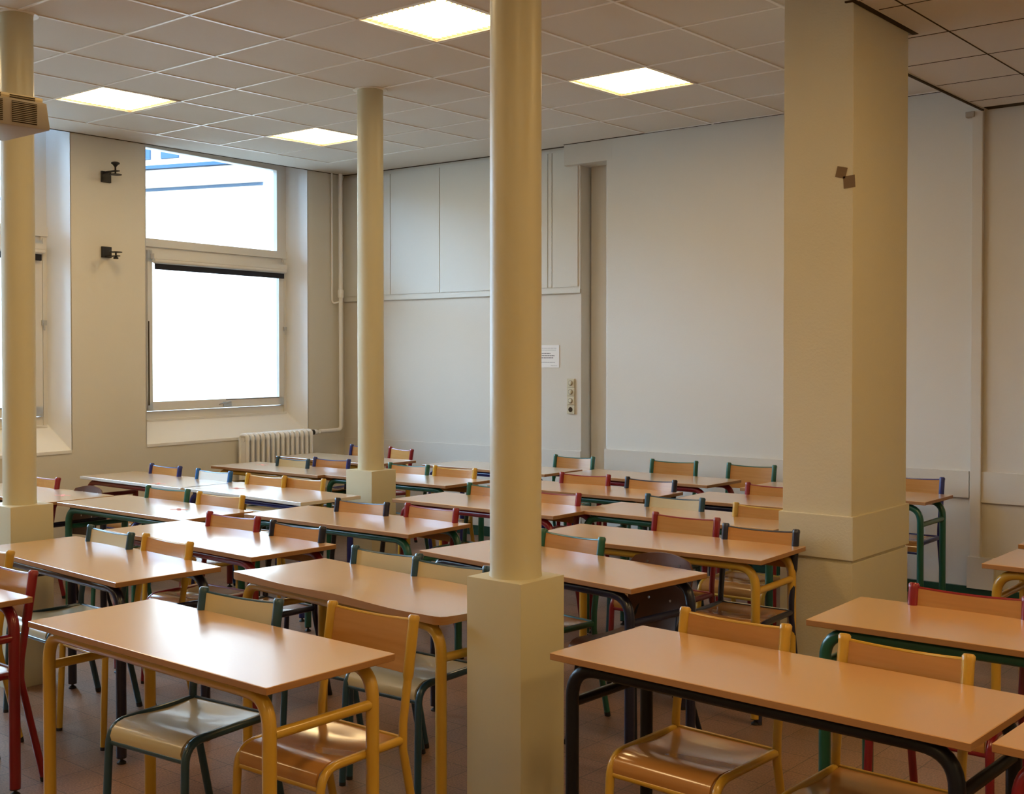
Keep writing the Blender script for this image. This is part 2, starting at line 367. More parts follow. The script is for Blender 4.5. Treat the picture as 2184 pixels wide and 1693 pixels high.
# shadow joint round the edge and grid bars
b = NB()
def strip(bm, p, q, wd_, h, mi=0, zo=0.0):
    p, q = Vector(p), Vector(q); d = (q - p).normalized(); n = Vector((-d.y, d.x)) * wd_ / 2
    lo = []; hi = []
    for (pt_) in (p + n, p - n, q - n, q + n):
        z = cz(pt_.y) + zo; lo.append(bm.verts.new((pt_.x, pt_.y, z - h))); hi.append(bm.verts.new((pt_.x, pt_.y, z + 0.002)))
    fs = [bm.faces.new(lo), bm.faces.new(hi[::-1])]
    for i in range(4): fs.append(bm.faces.new((lo[i], hi[i], hi[(i + 1) % 4], lo[(i + 1) % 4])))
    for f in fs: f.material_index = mi
    bmesh.ops.recalc_face_normals(bm, faces=fs)
for i in range(-14, -4):
    y1 = 12 if i < -9 else 13
    if i >= -8: y1 = 13.6
    strip(b, tm(gx(i), -3.5), tm(gx(i), OY + TS * y1), 0.020, 0.005)
for j in range(-5, 14):
    x0 = -14.0 if j < 13 else -9.0
    strip(b, tm(gx(x0), gy(j)), (-2.72 if tm(0, gy(j))[1] > 5.38 else -2.34, tm(0, gy(j))[1]), 0.016, 0.005)
struct('trim_9', b, M['tbar'])
b = NB()
strip(b, (wx(-3.0) + 0.006, -3.0), (wx(8.29) + 0.006, 8.29), 0.012, 0.004)
strip(b, P(-0.02, -0.008), P(PL - 0.12, -0.008), 0.014, 0.006)
strip(b, (-6.30, YB - 0.012), (-2.74, YB - 0.012), 0.012, 0.004)
struct('trim_10', b, M['gap'])

# lower ceiling on the right with its step
HR = 3.35

b = NB()
xs2 = [-2.72, PX1 + 0.03, 3.2]
for (x0, x1, y0, y1) in ((PX1 + 0.035, 3.2, -3.2, YB - 0.10), (-2.72, PX1 + 0.035, PY1 + 0.05, YB - 0.10)):
    box(b, (x0, y0, HR), (x1, y1, HR + 0.02))
box(b, (PX1 + 0.036, -3.2, HR - 0.004), (PX1 + 0.05, PY0 - 0.03, 3.62)); box(b, (-2.72, PY1, HR), (PX0 + 0.03, PY1 + 0.05, 3.62)); box(b, (-2.72, PY1 + 0.05, HR - 0.004), (-2.70, YB, 3.62))
box(b, (-2.70, -3.2, 3.56), (3.2, YB + 0.3, 3.6))
struct('ceiling_low', b, M['tile'])
b = NB()
for i in range(0, 10):
    x = -2.20 + 0.6 * i
    if x < 3: box(b, (x - 0.004, -3.0, HR - 0.002), (x + 0.004, YB - 0.05, HR + 0.001))
for j in range(-14, 5):
    y = 5.576 + 0.6 * j
    box(b, (-2.70 if y > PY1 else PX1 + 0.05, y - 0.003, HR - 0.002), (3.0, y + 0.003, HR + 0.001))
struct('trim_11', b, M['gap'])
b = NB(); box(b, (-2.69, YB - 0.10, HR - 0.001), (3.0, YB - 0.004, HR + 0.004)); box(b, (PX1 + 0.004, PY0 - 0.03, HR - 0.002), (PX1 + 0.035, PY1 + 0.05, HR + 0.004)); box(b, (-2.40, PY0 - 0.045, HR - 0.003), (-2.12, PY0 - 0.03, HR + 0.004))
box(b, (-2.722, PY1 + 0.05, HR - 0.012), (-2.706, YB - 0.04, HR - 0.004))
struct('trim_12', b, M['gap'])
b = NB(); box(b, (-2.83, YB - 0.05, 3.305), (-2.77, YB, 3.345), bev=0.008); tag(obj('pipe_clamp', b, M['proj']), 'small grey bracket where the vertical casing meets the low ceiling, far right', 'bracket')

# ---------------------------------------------------------------- ceiling lamps
lab = ['square ceiling light panel at the left, between the projector and the window', 'square ceiling light panel touching the slim far column', 'square ceiling light panel at the top centre beside the near column', 'square ceiling light panel right of the near column',
       ] + ['square ceiling light panel out of view above the left rows'] * 2 + ['square ceiling light panel out of view near the camera'] * 4
for n, (i, j) in enumerate(LCELLS):
    c4 = [tm(gx(i + a), gy(j + c)) for a, c in ((0, 0), (1, 0), (1, 1), (0, 1))]
    cx_, cy_ = sum(p[0] for p in c4) / 4, sum(p[1] for p in c4) / 4
    t = thing('ceiling_light', lab[n], 'ceiling light', (cx_, cy_, cz(cy_)), group='recessed ceiling light panels')
    h = abs(c4[1][0] - c4[0][0]) / 2
    b = NB()
    for (x0, x1, y0, y1) in ((-h, -h + 0.018, -h, h), (h - 0.018, h, -h, h), (-h + 0.018, h - 0.018, -h, -h + 0.018), (-h + 0.018, h - 0.018, h - 0.018, h)):
        box(b, (x0, y0, -0.004), (x1, y1, 0.10))
    box(b, (-h, -h, 0.10), (h, h, 0.11)); obj('frame', b, M['tile'], t)
    b = NB(); g = h - 0.0185; N = 30
    vs2 = [[b.verts.new((-g + 2 * g * a / N, -g + 2 * g * c / N, 0.004 + (0.006 if (a + c) % 2 else 0))) for c in range(N + 1)] for a in range(N + 1)]
    for a in range(N):
        for c in range(N):
            f = b.faces.new((vs2[a][c], vs2[a][c + 1], vs2[a + 1][c + 1], vs2[a + 1][c])); e = min(a, c, N - 1 - a, N - 1 - c)
            if e == 0 or (e == 1 and (a + c) % 2): f.material_index = 1
    obj('diffuser', b, [M['lamp'], M['lamp_edge']], t)
for n, (x, y) in enumerate([(-0.7, 1.6), (-0.7, 4.6), (1.7, 1.6), (1.7, 4.6), (-0.7, -1.4)]):
    t = thing('ceiling_light', 'square ceiling light panel out of view under the low ceiling', 'ceiling light', (x, y, HR), group='ceiling light panels of the low ceiling')
    b = NB(); box(b, (-0.3, -0.3, -0.012), (0.3, 0.3, -0.001)); obj('frame', b, M['tile'], t)
    b = NB(); box(b, (-0.275, -0.275, -0.018), (0.275, 0.275, -0.012)); obj('diffuser', b, M['lamp_low'], t)

# ---------------------------------------------------------------- columns
def round_column(x, y, hx, hy, ph, r, label, r2=None):
    t = thing('round_column', label, 'column', (x, y, 0), group='cream painted columns')
    b = NB(); box(b, (-hx, -hy, 0), (hx, hy, ph), bev=0.005); obj('plinth', b, M['column'], t, True)
    z1 = cz(y); b = NB(); lathe(b, [(r * 1.03, ph), (r, ph + 0.02), (r, 2.2), (r * 0.985, z1 + 0.02)], 48); obj('shaft', b, M['column'], t, True)
    b = NB(); lathe(b, [(r * 1.02, z1 - 0.006), (r * 1.32, z1 - 0.006), (r * 1.32, z1 + 0.01), (r * 1.02, z1 + 0.01)], 48); obj('ceiling_collar', b, M['tbar'], t, True)
    return t
round_column(-2.65, 3.214, 0.1225, 0.1205, 0.91, 0.0905, 'thick round column in the middle of the picture, its square plinth in front of the desks')
round_column(-5.87, 5.58, 0.125, 0.112, 0.91, 0.088, 'slim round column further back, standing behind the second row of desks')
round_column(-5.845, 3.083, 0.125, 0.115, 0.92, 0.0815, 'round column at the left edge of the picture behind the projector')
t = thing('square_pillar', 'broad square pillar with a projecting band, right of the middle', 'column', ((PX0 + PX1) / 2, (PY0 + PY1) / 2, 0), group='cream painted columns')
hx, hy = (PX1 - PX0) / 2, (PY1 - PY0) / 2
b = NB(); box(b, (-hx, -hy, 0), (hx, hy, 3.58), bev=0.004); obj('shaft', b, M['pillar'], t)
b = NB(); box(b, (-hx - 0.014, -hy - 0.016, 0.70), (hx + 0.014, hy + 0.012, 0.91), bev=0.004); obj('band', b, M['pillar'], t)
b = NB(); box(b, (-hx - 0.008, -hy - 0.010, 0.0), (hx + 0.008, hy + 0.006, 0.685), bev=0.003); obj('lower_casing', b, M['pillar'], t)
for (x, z, a, sc_, lb) in ((-2.432, 2.556, 0.25, 1.0, 'upper brown tape square on the square pillar'), (-2.392, 2.508, -0.06, 1.12, 'lower brown tape square at the corner of the square pillar')):
    b = NB(); s = 0.026 * sc_; box(b, (-s, -0.001, -s), (s, 0.001, s)); o = obj('tape_square', b, M['tape']); o.location = (x, PY0 - 0.0015, z); o.rotation_euler = (0, a, 0)
    tag(o, lb, 'tape', 'brown tape squares on the pillar')

# ---------------------------------------------------------------- wall fittings
t = thing('wall_cupboard', 'row of tall grey-white cupboard doors high on the back wall under the ceiling', 'cupboard', (*P(0), 2.26), math.atan2(PU.y, PU.x))
b = NB(); box(b, (0.0, -0.012, 0.0), (PL - 0.002, -0.001, 1.23)); obj('carcass', b, M['panel'], t)
ds = [0.03, 0.27, 0.724, 1.368, 2.643, 2.689, PL - 0.02]
for i in range(len(ds) - 1):
    b = NB(); box(b, (ds[i] + 0.004, -0.020, 0.02), (ds[i + 1] - 0.004, -0.0125, 1.21), bev=0.002); obj('door' if ds[i + 1] - ds[i] > 0.2 else 'filler_strip', b, M['panel'], t)
b = NB(); box(b, (0.0, -0.020, -0.035), (PL, -0.0125, 0.0), bev=0.003); obj('bottom_rail', b, M['panel'], t)

t = thing('notice', 'white printed paper notice on the back wall, half hidden by the near column', 'paper', (*P(2.616, -0.002), 1.67), math.atan2(PU.y, PU.x))
b = NB(); box(b, (-0.14, -0.002, -0.10), (0.14, 0.0, 0.10)); obj('sheet', b, M['paper'], t)
b = NB()
for (x0, x1, z, h_) in ((-0.11, 0.11, 0.072, .003), (-0.11, 0.105, 0.055, .003), (-0.10, 0.045, 0.026, .008), (-0.10, 0.09, 0.006, .008), (-0.10, 0.075, -0.013, .008), (-0.11, 0.095, -0.052, .003), (0.05, 0.12, -0.083, .002)):
    xx = x0
    while xx < x1:
        l = min(random.uniform(0.012, 0.035), x1 - xx); box(b, (xx, -0.0026, z - h_ / 2), (xx + l, -0.0019, z + h_ / 2)); xx += l + 0.003
obj('print', b, M['ink'], t)
t = thing('switch_plate', 'yellowed vertical plate with three round switches and a socket on the back wall', 'switch', (*P(2.885, -0.001), 1.32), math.atan2(PU.y, PU.x))
b = NB()
for i in range(4): box(b, (-0.04, -0.012, -0.155 + i * 0.078), (0.04, 0.0, -0.155 + i * 0.078 + 0.075), bev=0.004)
obj('plate', b, M['switch'], t)
for i in range(3):
    mt = Matrix.Translation((0, -0.012, -0.155 + (i + 1) * 0.078 + 0.037)) @ Matrix.Rotation(PI / 2, 4, 'X')
    b = NB(); lathe(b, [(0.024, 0), (0.024, 0.003), (0.021, 0.006), (0.019, 0.002)], 20, mtx=mt); o = obj('switch_ring', b, M['proj'], t, True)
    b = NB(); lathe(b, [(0.018, 0.0), (0.018, 0.007), (0.015, 0.009)], 20, mtx=mt); obj('switch_button', b, M['switch'], t, True)
mt = Matrix.Translation((0, -0.0125, -0.118)) @ Matrix.Rotation(PI / 2, 4, 'X')
b = NB(); lathe(b, [(0.022, 0), (0.022, 0.0015)], 20, mtx=mt); obj('socket', b, M['gap'], t, True)

# heating pipes in the corner and radiator
t = thing('heating_pipe', 'white vertical heating pipe in the corner, bending to the radiator valve', 'pipe', (-9.03, 8.17, 0.0))
b = NB(); tube(b, fillet([(0, 0, 3.512), (0, 0, 0.925), (0.02, -0.30, 0.925)], 0.05), 0.021, 14); obj('pipe', b, M['wall_white'], t, True)
b = NB(); lathe(b, [(0.027, 2.26), (0.031, 2.27), (0.031, 2.33), (0.027, 2.34)], 16); obj('collar', b, M['wall_white'], t, True)
b = NB(); tube(b, fillet([(-0.046, -0.075, 3.52), (-0.046, -0.075, 2.20), (0.0, -0.01, 2.22)], 0.03), 0.010, 8); obj('thin_pipe', b, M['wall_white'], t, True)
ang = math.atan2(WU.y, WU.x)
t = thing('radiator', 'white ribbed column radiator standing under the corner of the window', 'radiator', (*W(2.29, -0.11), 0.0), ang)
NS = 14; wS = 0.90 / NS
def section():
    bm = NB()
    for dy in (-0.045, 0.045): tube(bm, [(0, dy, 0.12), (0, dy, 0.93)], 0.017, 8)
    tube(bm, fillet([(0, -0.045, 0.90), (0, -0.04, 0.945), (0, 0.04, 0.945), (0, 0.045, 0.90)], 0.03), 0.020, 8, sx=1.0)
    tube(bm, [(0, -0.05, 0.16), (0, 0.05, 0.16)], 0.022, 8)
    box(bm, (-0.006, -0.055, 0.14), (0.006, 0.055, 0.93))
    return bm
s0 = obj('radiator_section', section(), M['rad'], t, True); s0.location = (-0.45 + wS / 2, 0, 0)
for i in range(1, NS):
    c = s0.copy(); C.objects.link(c); c.parent = t; c.location = (-0.45 + wS * (i + 0.5), 0, 0)
for z in (0.16, 0.905):
    b = NB(); tube(b, [(-0.43, 0, z), (0.44, 0, z)], 0.022, 10); obj('header_pipe', b, M['rad'], t, True)
for x in (-0.4, 0.4):
    b = NB(); box(b, (x - 0.015, -0.03, 0.0), (x + 0.015, 0.03, 0.14)); obj('foot', b, M['rad'], t)
b = NB(); tube(b, [(0.455, 0, 0.925), (0.50, 0, 0.925)], 0.026, 12); obj('valve_ring', b, M['black'], t, True)
b = NB(); tube(b, [(0.50, 0, 0.925), (0.53, 0, 0.925), (0.56, 0, 0.925)], [0.026, 0.026, 0.018], 12); obj('valve_knob', b, M['rad'], t, True)

# two dark clamps on the pier between the windows
def clamp(s, z, label, flip):
    t = thing('wall_clamp', label, 'clamp', (*W(s, -0.001), z), ang + PI, 'black screw clamps on the window pier')
    # local x runs towards the camera side of the wall, y points away from the wall
    b = NB(); box(b, (-0.045, 0.0, -0.045), (0.045, 0.02, 0.045), bev=0.003); obj('plate', b, M['black'], t)
    zz = 0.035 if not flip else -0.04
    b = NB(); box(b, (-0.02, 0.02, zz), (0.02, 0.16, zz + 0.008)); obj('arm', b, M['black'], t)
    b = NB(); lathe(b, [(0.012, 0.0), (0.05, 0.002), (0.05, 0.008), (0.012, 0.012)], 18, (0, 0.13)); bmesh.ops.translate(b, vec=(0, 0, zz + (-0.03 if not flip else 0.03)), verts=b.verts); obj('clamp_disc', b, M['black'], t, True)
    b = NB()
    if not flip: lathe(b, [(0.007, zz - 0.03), (0.007, zz + 0.035), (0.022, zz + 0.055), (0.034, zz + 0.062), (0.034, zz + 0.072), (0.018, zz + 0.078)], 16, (0, 0.13))
    else: lathe(b, [(0.02, zz - 0.02), (0.02, zz - 0.008), (0.007, zz), (0.007, zz + 0.03)], 16, (0, 0.13))
    obj('screw', b, M['black'], t, True)
clamp(0.455, 3.14, 'upper black screw clamp on the pier between the windows', False)
clamp(0.455, 2.525, 'lower black screw clamp on the pier between the windows', True)

# projector
t = thing('projector', 'beige ceiling projector with dark grilles at the left edge of the picture', 'projector', (-4.46, 2.22, 2.545))
b = NB(); box(b, (-0.20, -0.22, 0.0), (0.155, 0.185, 0.105), bev=0.014)
for v in b.verts:
    if v.co.z > 0.05: v.co.y -= 0.012 * (1 if v.co.y > 0 else -1)
    if v.co.z < 0.03: v.co.z += 0.0
obj('body', b, M['proj'], t, True)
b = NB(); box(b, (-0.195, -0.21, 0.103), (0.14, 0.165, 0.125), bev=0.012); obj('top_cover', b, M['projtop'], t, True)
for (y0, y1) in ((-0.17, -0.005), (0.03, 0.13)):
    b = NB(); box(b, (0.150, y0, 0.014), (0.1560, y1, 0.094))
    for k in range(11):
        z = 0.018 + k * 0.0070; box(b, (0.1555, y0, z), (0.1585, y1, z + 0.0028), 1)
    obj('grille', b, [M['gap'], M['proj']], t)
    b = NB()
    for k in range(2): box(b, (0.13, y0, 0.107 + k * 0.008), (0.1425, y1, 0.1105 + k * 0.008))
    obj('vent_slot', b, M['gap'], t)
b = NB(); lathe(b, [(0.09, 0.124), (0.09, 0.132), (0.06, 0.138)], 28, (-0.03, -0.02)); obj('mount_plate', b, M['projtop'], t, True)
b = NB(); tube(b, [(0.03, 0.02, 0.13), (0.03, 0.02, cz(2.2) - 2.545)], 0.014, 12); tube(b, [(0.03, 0.02, 0.21), (0.03, 0.02, 0.24)], 0.022, 12); obj('ceiling_rod', b, M['proj'], t, True)

# ---------------------------------------------------------------- outside
fa = math.radians(19.2)
t = thing('courtyard_building', 'white building across the courtyard seen through the upper window pane', 'building', (-14.154, 10.346, -1.0), fa)
b = NB(); box(b, (-9, 0, 0), (9, 3.0, 12)); obj('facade', b, M['facade'], t)
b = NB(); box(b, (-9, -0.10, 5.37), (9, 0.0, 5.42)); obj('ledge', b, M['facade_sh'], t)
b = NB(); box(b, (-9, -0.22, 5.10), (0.88, 0.0, 5.30)); obj('cornice', b, M['facade'], t)
b = NB(); box(b, (-9, -0.03, 5.06), (0.86, 0.0, 5.10)); obj('cornice_shade', b, M['facade_shade'], t)  # thin dark band painted in place of the shade below the cornice
for i, (x0, x1) in enumerate([(-1.75, -1.03), (-0.84, -0.54), (0.3, 0.75), (-3.4, -2.6)]):
    b = NB(); box(b, (x0, -0.03, 5.52), (x1, 0.01, 7.0)); obj('window', b, M['facade_glass'], t)
t = thing('courtyard_building', 'added building wing, mostly out of view, blocking low sky light from the left windows', 'building', (-22, -6, -1.0))  # added wing, its height set to keep low sky light off the back wall
b = NB(); box(b, (-3, -16, 0), (0, 10, 7.2)); obj('facade', b, M['facade'], t)
for k in range(4):
    b = NB(); box(b, (-0.01, -12 + k * 5, 2.5), (0.03, -10.8 + k * 5, 4.5)); obj('window', b, M['facade_glass'], t)
b = NB(); box(b, (-30, -24, -1.1), (-9.3, 25, -1.0)); struct('ground', b, M['yard'])

# ---------------------------------------------------------------- desks
HT = 0.76
def table_proto(col, top='top', edge='edge', warped=False):
    t = empty('school_desk'); m = M[col]
    b = NB()
    if not warped:
        fs = box(b, (-0.65, -0.25, HT - 0.022), (0.65, 0.25, HT), 1)
        fs[1].material_index = 0
        bmesh.ops.bevel(b, geom=[e for e in b.edges], offset=0.0018, segments=1, affect='EDGES')
        for f in b.faces: f.material_index = 0 if f.normal.z > 0.9 or (f.calc_center_median().z > HT - 0.003) else 1
    else:
        nx, ny = 40, 14; rc = 0.035
        def pos(i, j):
            x = -0.65 + 1.3 * i / nx; y = -0.25 + 0.5 * j / ny
            ax, ay = abs(x) - (0.65 - rc), (0.25 - rc) * -1 - y
            if ax > 0 and ay > 0:
                d = math.hypot(ax, ay)
                if d > rc: k = rc / max(ax, ay) * 0 + rc / d; x = math.copysign(0.65 - rc + ax * k, x); y = -(0.25 - rc) - ay * k
            fy = max(0, (-y - 0.10) / 0.15)
            z = HT + 0.0035 * fy * math.sin(x * 9.5 + 1.0) + 0.004 * fy * fy
            return x, y, z
        T_ = [[b.verts.new(pos(i, j)) for j in range(ny + 1)] for i in range(nx + 1)]
        B_ = [[b.verts.new((v.co.x, v.co.y, HT - 0.024)) for v in r] for r in T_]
        for i in range(nx):
            for j in range(ny):
                b.faces.new((T_[i][j], T_[i + 1][j], T_[i + 1][j + 1], T_[i][j + 1])).material_index = 0
                b.faces.new((B_[i][j], B_[i][j + 1], B_[i + 1][j + 1], B_[i + 1][j])).material_index = 1
        for i in range(nx):
            b.faces.new((B_[i][0], B_[i + 1][0], T_[i + 1][0], T_[i][0])).material_index = 1
            b.faces.new((T_[i][ny], T_[i + 1][ny], B_[i + 1][ny], B_[i][ny])).material_index = 1
        for j in range(ny):
            b.faces.new((T_[0][j], T_[0][j + 1], B_[0][j + 1], B_[0][j])).material_index = 1
            b.faces.new((B_[nx][j], B_[nx][j + 1], T_[nx][j + 1], T_[nx][j])).material_index = 1
    obj('tabletop', b, [M[top], M[edge]], t, warped)
    R, zt, fr = 0.0212, HT - 0.022 - 0.0217, 0.13
    for sy in (-1, 1):
        for sx in (-1, 1):
            pts = fillet([(sx * 0.60, sy * 0.20, 0.028), (sx * 0.60, sy * 0.20, zt), (sx * 0.40, sy * 0.20, zt)], fr, 8)
            pts = pts[:-1]
            b = NB(); tube(b, pts, R, 12); lg = obj('leg', b, m, t, True)
            b = NB(); lathe(b, [(0.019, 0.0), (0.019, 0.006), (0.006, 0.016), (0.006, 0.022), (0.0205, 0.024), (0.0205, 0.034)], 12, (sx * 0.60, sy * 0.20)); obj('foot', b, M['black'], lg, True)
        xe = abs(pts[-1].x) + 0.0
        b = NB(); tube(b, [(-xe, sy * 0.20, zt), (xe, sy * 0.20, zt)], R, 12); obj('rail', b, m, t, True)
    for sx in (-1, 1):
        b = NB(); tube(b, [(sx * 0.60, -0.185, 0.605), (sx * 0.60, 0.185, 0.605)], 0.0165, 10); obj('crossbar', b, m, t, True)
    return t
protos = {}
def desk(x, y, a, col, label, top='top', edge='edge', warped=False, mark=None, group='double school desks'):
    k = (col, top, edge, warped)
    if k not in protos: protos[k] = t = table_proto(col, top, edge, warped)
    else: t = copy_tree(protos[k])
    for c in list(t.children):
        if c.name.startswith('pink_mark'): bpy.data.objects.remove(c)
    t.location = (x, y, 0); t.rotation_euler = (0, 0, math.radians(a)); tag(t, label, 'desk', group)
    if mark:
        ca, sa = math.cos(-math.radians(a)), math.sin(-math.radians(a)); dx, dy = mark[0] - x, mark[1] - y
        lx, ly = dx * ca - dy * sa, dx * sa + dy * ca
        b = NB()
        for r_ in (0.5, -0.6):
            box(b, (-0.055, -0.011, HT + 0.0002), (0.055, 0.011, HT + 0.0008), mtx=Matrix.Translation((lx, ly, 0)) @ Matrix.Rotation(r_, 4, 'Z'))
        tag(obj('pink_mark', b, M['pink'], t), 'faded pink tape cross')
    return t
MARKS = []
desk(-3.270, 2.343, -0.1, 'yellow', 'desk with yellow legs nearest the camera at the lower left')
desk(-1.600, 3.133, -1.8, 'dark', 'desk with black legs nearest the camera, right of the thick column')
desk(-3.468, 3.317, -3.7, 'yellow', 'yellow-legged desk with warped wavy top edge beside the thick column', warped=True)
desk(-4.943, 2.958, -3.0, 'navy', 'desk with navy legs at the left, in front of the left column plinth')
desk(-5.013, 3.680, -1.9, 'brownred', 'dark red legged desk behind the navy one, between the left and slim columns')
desk(-6.312, 4.172, 0.8, 'green', 'green-legged desk with a pink mark right of the left column', top='top_pale', mark=(-6.06, 4.189))
desk(-7.646, 4.071, 2.0, 'navy', 'pale desk with a pink mark directly behind the left column', top='top_pale', mark=(-7.26, 4.124))
desk(-7.676, 5.120, 0.0, 'brownred', 'pale desk with white edge and red legs along the window wall', top='top_pale', edge='edge_white', mark=(-7.392, 4.938))
desk(-6.397, 5.131, -1.3, 'royal', 'pale desk with blue legs joined to the white-edged desk, two yellow chairs behind', top='top_pale', edge='edge_white', mark=(-6.713, 5.109))
desk(-4.965, 4.588, 1.9, 'green', 'green-legged desk in front of the slim column plinth')
desk(-7.613, 6.287, 1.5, 'yellow', 'yellow-legged desk with a pink mark in front of the radiator', top='top_pale', mark=(-7.981, 6.34))
desk(-6.370, 6.390, 1.2, 'green', 'green-legged desk just behind the slim column', top='top_pale')
desk(-7.936, 7.217, 0.1, 'yellow', 'rearmost desk in the window corner beside the radiator', top='top_pale')
desk(-6.328, 7.480, 0.5, 'royal', 'rearmost blue-legged desk between the slim and thick columns, against the back wall', top='top_pale')
desk(-4.814, 5.632, 0.5, 'red', 'red-legged desk passing behind the thick column, right of the slim column')
desk(-3.590, 5.947, 0.5, 'green', 'green-legged desk reaching behind the square pillar at band height')
desk(-3.202, 5.030, 2.9, 'yellow', 'long-looking desk with stout yellow legs just left of the square pillar')
desk(-3.245, 4.218, -6.1, 'navy', 'navy-legged desk right behind the thick column, slightly turned, brown chair behind it')
desk(-1.213, 4.113, 1.7, 'green', 'green-legged desk at the right edge, in front of the square pillar foot')
desk(-1.107, 5.628, 0.2, 'yellow', 'yellow-legged desk cut by the right edge near the back wall')
desk(-1.148, 6.282, 0.0, 'yellow', 'desk corner just showing at the right edge behind the yellow-legged desk')
desk(-0.262, 3.124, -1.9, 'red', 'desk corner with red legs at the bottom right edge of the picture')
desk(-3.411, 7.630, 0.5, 'green', 'green-legged desk standing half behind the square pillar, end showing at its right')
desk(-4.958, 7.600, 0.4, 'red', 'red-legged rearmost desk along the back wall, left of the square pillar')
desk(-4.869, 6.634, 1.3, 'green', 'green-legged desk right of the thick column, second from the back wall')
desk(-3.439, 6.820, 3.5, 'navy', 'navy-legged desk reaching behind the square pillar, second from the back wall')
desk(-4.948, 2.063, 0.4, 'red', 'desk corner on thick red legs at the left edge of the picture')

# ---------------------------------------------------------------- chairs
def post_x(z): return 0.187
def seat_mesh(wd_=0.345):
    bm = NB(); prof = [(-0.192, 0.392), (-0.198, 0.412), (-0.19, 0.434), (-0.168, 0.450), (-0.14, 0.457), (-0.09, 0.456), (-0.03, 0.450), (0.04, 0.447), (0.10, 0.449), (0.145, 0.452), (0.165, 0.453)]
    nx = 10; top = []; low = []
    for (y, z) in prof:
        rt = []; rl = []
        for i in range(nx + 1):
            u = -1 + 2 * i / nx; dip = 0.010 * (1 - u * u) * max(0, 1 - abs((y - 0.02) / 0.13) ** 2)
            rt.append(bm.verts.new((u * wd_ / 2, y, z - dip))); rl.append(bm.verts.new((u * wd_ / 2, y + (0.009 if z < 0.44 else 0), z - dip - (0.009 if z > 0.44 else 0.002))))
        top.append(rt); low.append(rl)
    n = len(prof)
    for j in range(n - 1):
        for i in range(nx):
            bm.faces.new((top[j][i], top[j][i + 1], top[j + 1][i + 1], top[j + 1][i])); bm.faces.new((low[j][i], low[j + 1][i], low[j + 1][i + 1], low[j][i + 1]))
        bm.faces.new((top[j][0], top[j + 1][0], low[j + 1][0], low[j][0])); bm.faces.new((top[j][nx], low[j][nx], low[j + 1][nx], top[j + 1][nx]))
    for i in range(nx):
        bm.faces.new((top[0][i], low[0][i], low[0][i + 1], top[0][i + 1])); bm.faces.new((top[-1][i], top[-1][i + 1], low[-1][i + 1], low[-1][i]))
    return bm
def post_y(z): return 0.168 + (z - 0.47) / 0.36 * 0.058
def back_mesh(z0=0.655, z1=0.822, hw=0.176, bow=0.010):
    bm = NB(); nx, nz = 12, 4; F = []; K = []
    for j in range(nz + 1):
        f = []; k = []
        for i in range(nx + 1):
            u = -1 + 2 * i / nx; z = z0 + (z1 - z0) * j / nz - 0.008 * (1 - u * u) * j / nz; y = post_y(z) + bow * (1 - u * u); f.append(bm.verts.new((u * hw, y - 0.004, z))); k.append(bm.verts.new((u * hw, y + 0.005, z)))
        F.append(f); K.append(k)
    for j in range(nz):
        for i in range(nx):
            bm.faces.new((F[j][i], F[j][i + 1], F[j + 1][i + 1], F[j + 1][i])); bm.faces.new((K[j][i], K[j + 1][i], K[j + 1][i + 1], K[j][i + 1]))
        bm.faces.new((F[j][0], F[j + 1][0], K[j + 1][0], K[j][0])); bm.faces.new((F[j][nx], K[j][nx], K[j + 1][nx], F[j + 1][nx]))
    for i in range(nx):
        bm.faces.new((F[0][i], K[0][i], K[0][i + 1], F[0][i + 1])); bm.faces.new((F[-1][i], F[-1][i + 1], K[-1][i + 1], K[-1][i]))
    return bm
def chair_proto(col, panel):
    t = empty('school_chair'); m = M[col]
    obj('seat', seat_mesh(), M[panel], t, True)
    obj('backrest', back_mesh(), M[panel], t, True)
    b = NB(); tube(b, [(u * 0.178, post_y(0.824) + 0.010 * (1 - u * u) + 0.0005, 0.824 - 0.008 * (1 - u * u)) for u in [-1 + 2 * i / 12 for i in range(13)]], 0.0052, 8); obj('top_trim', b, m, t, True)
    for sx in (-1, 1):
        b = NB(); tube(b, fillet([(sx * 0.19, 0.262, 0.014), (sx * 0.188, 0.170, 0.42), (sx * 0.187, post_y(0.50), 0.50), (sx * 0.187, post_y(0.832), 0.832)], [0.12, 0.10]), 0.0142, 10)
        tube(b, [(sx * 0.187, post_y(0.635), 0.635), (sx * 0.187, post_y(0.65), 0.65), (sx * 0.187, post_y(0.832), 0.832)], [0.0142, 0.0180, 0.0180], 12)
        lg = obj('leg', b, m, t, True)
        b = NB(); tube(b, [(sx * 0.19, 0.265, 0.0), (sx * 0.19, 0.260, 0.022)], 0.0145, 10); obj('foot', b, M['black'], lg, True)
        b = NB(); tube(b, [(sx * 0.187, post_y(0.822), 0.822), (sx * 0.187, post_y(0.834), 0.834), (sx * 0.187, post_y(0.840), 0.840)], [0.0192, 0.0192, 0.014], 12); obj('end_cap', b, m, lg, True)
        b = NB(); tube(b, fillet([(sx * 0.195, -0.205, 0.014), (sx * 0.186, -0.188, 0.447), (sx * 0.186, 0.160, 0.447)], 0.075, 8), 0.0140, 10)
        lg = obj('leg', b, m, t, True)
        b = NB(); tube(b, [(sx * 0.195, -0.205, 0.0), (sx * 0.1945, -0.205, 0.022)], 0.0135, 10); obj('foot', b, M['black'], lg, True)
    b = NB(); tube(b, [(-0.186, -0.186, 0.388), (0.186, -0.186, 0.388)], 0.0100, 10); obj('front_bar', b, m, t, True)
    b = NB(); tube(b, [(-0.186, 0.172, 0.452), (0.186, 0.172, 0.452)], 0.0080, 8); obj('rear_bar', b, m, t, True)
    return t
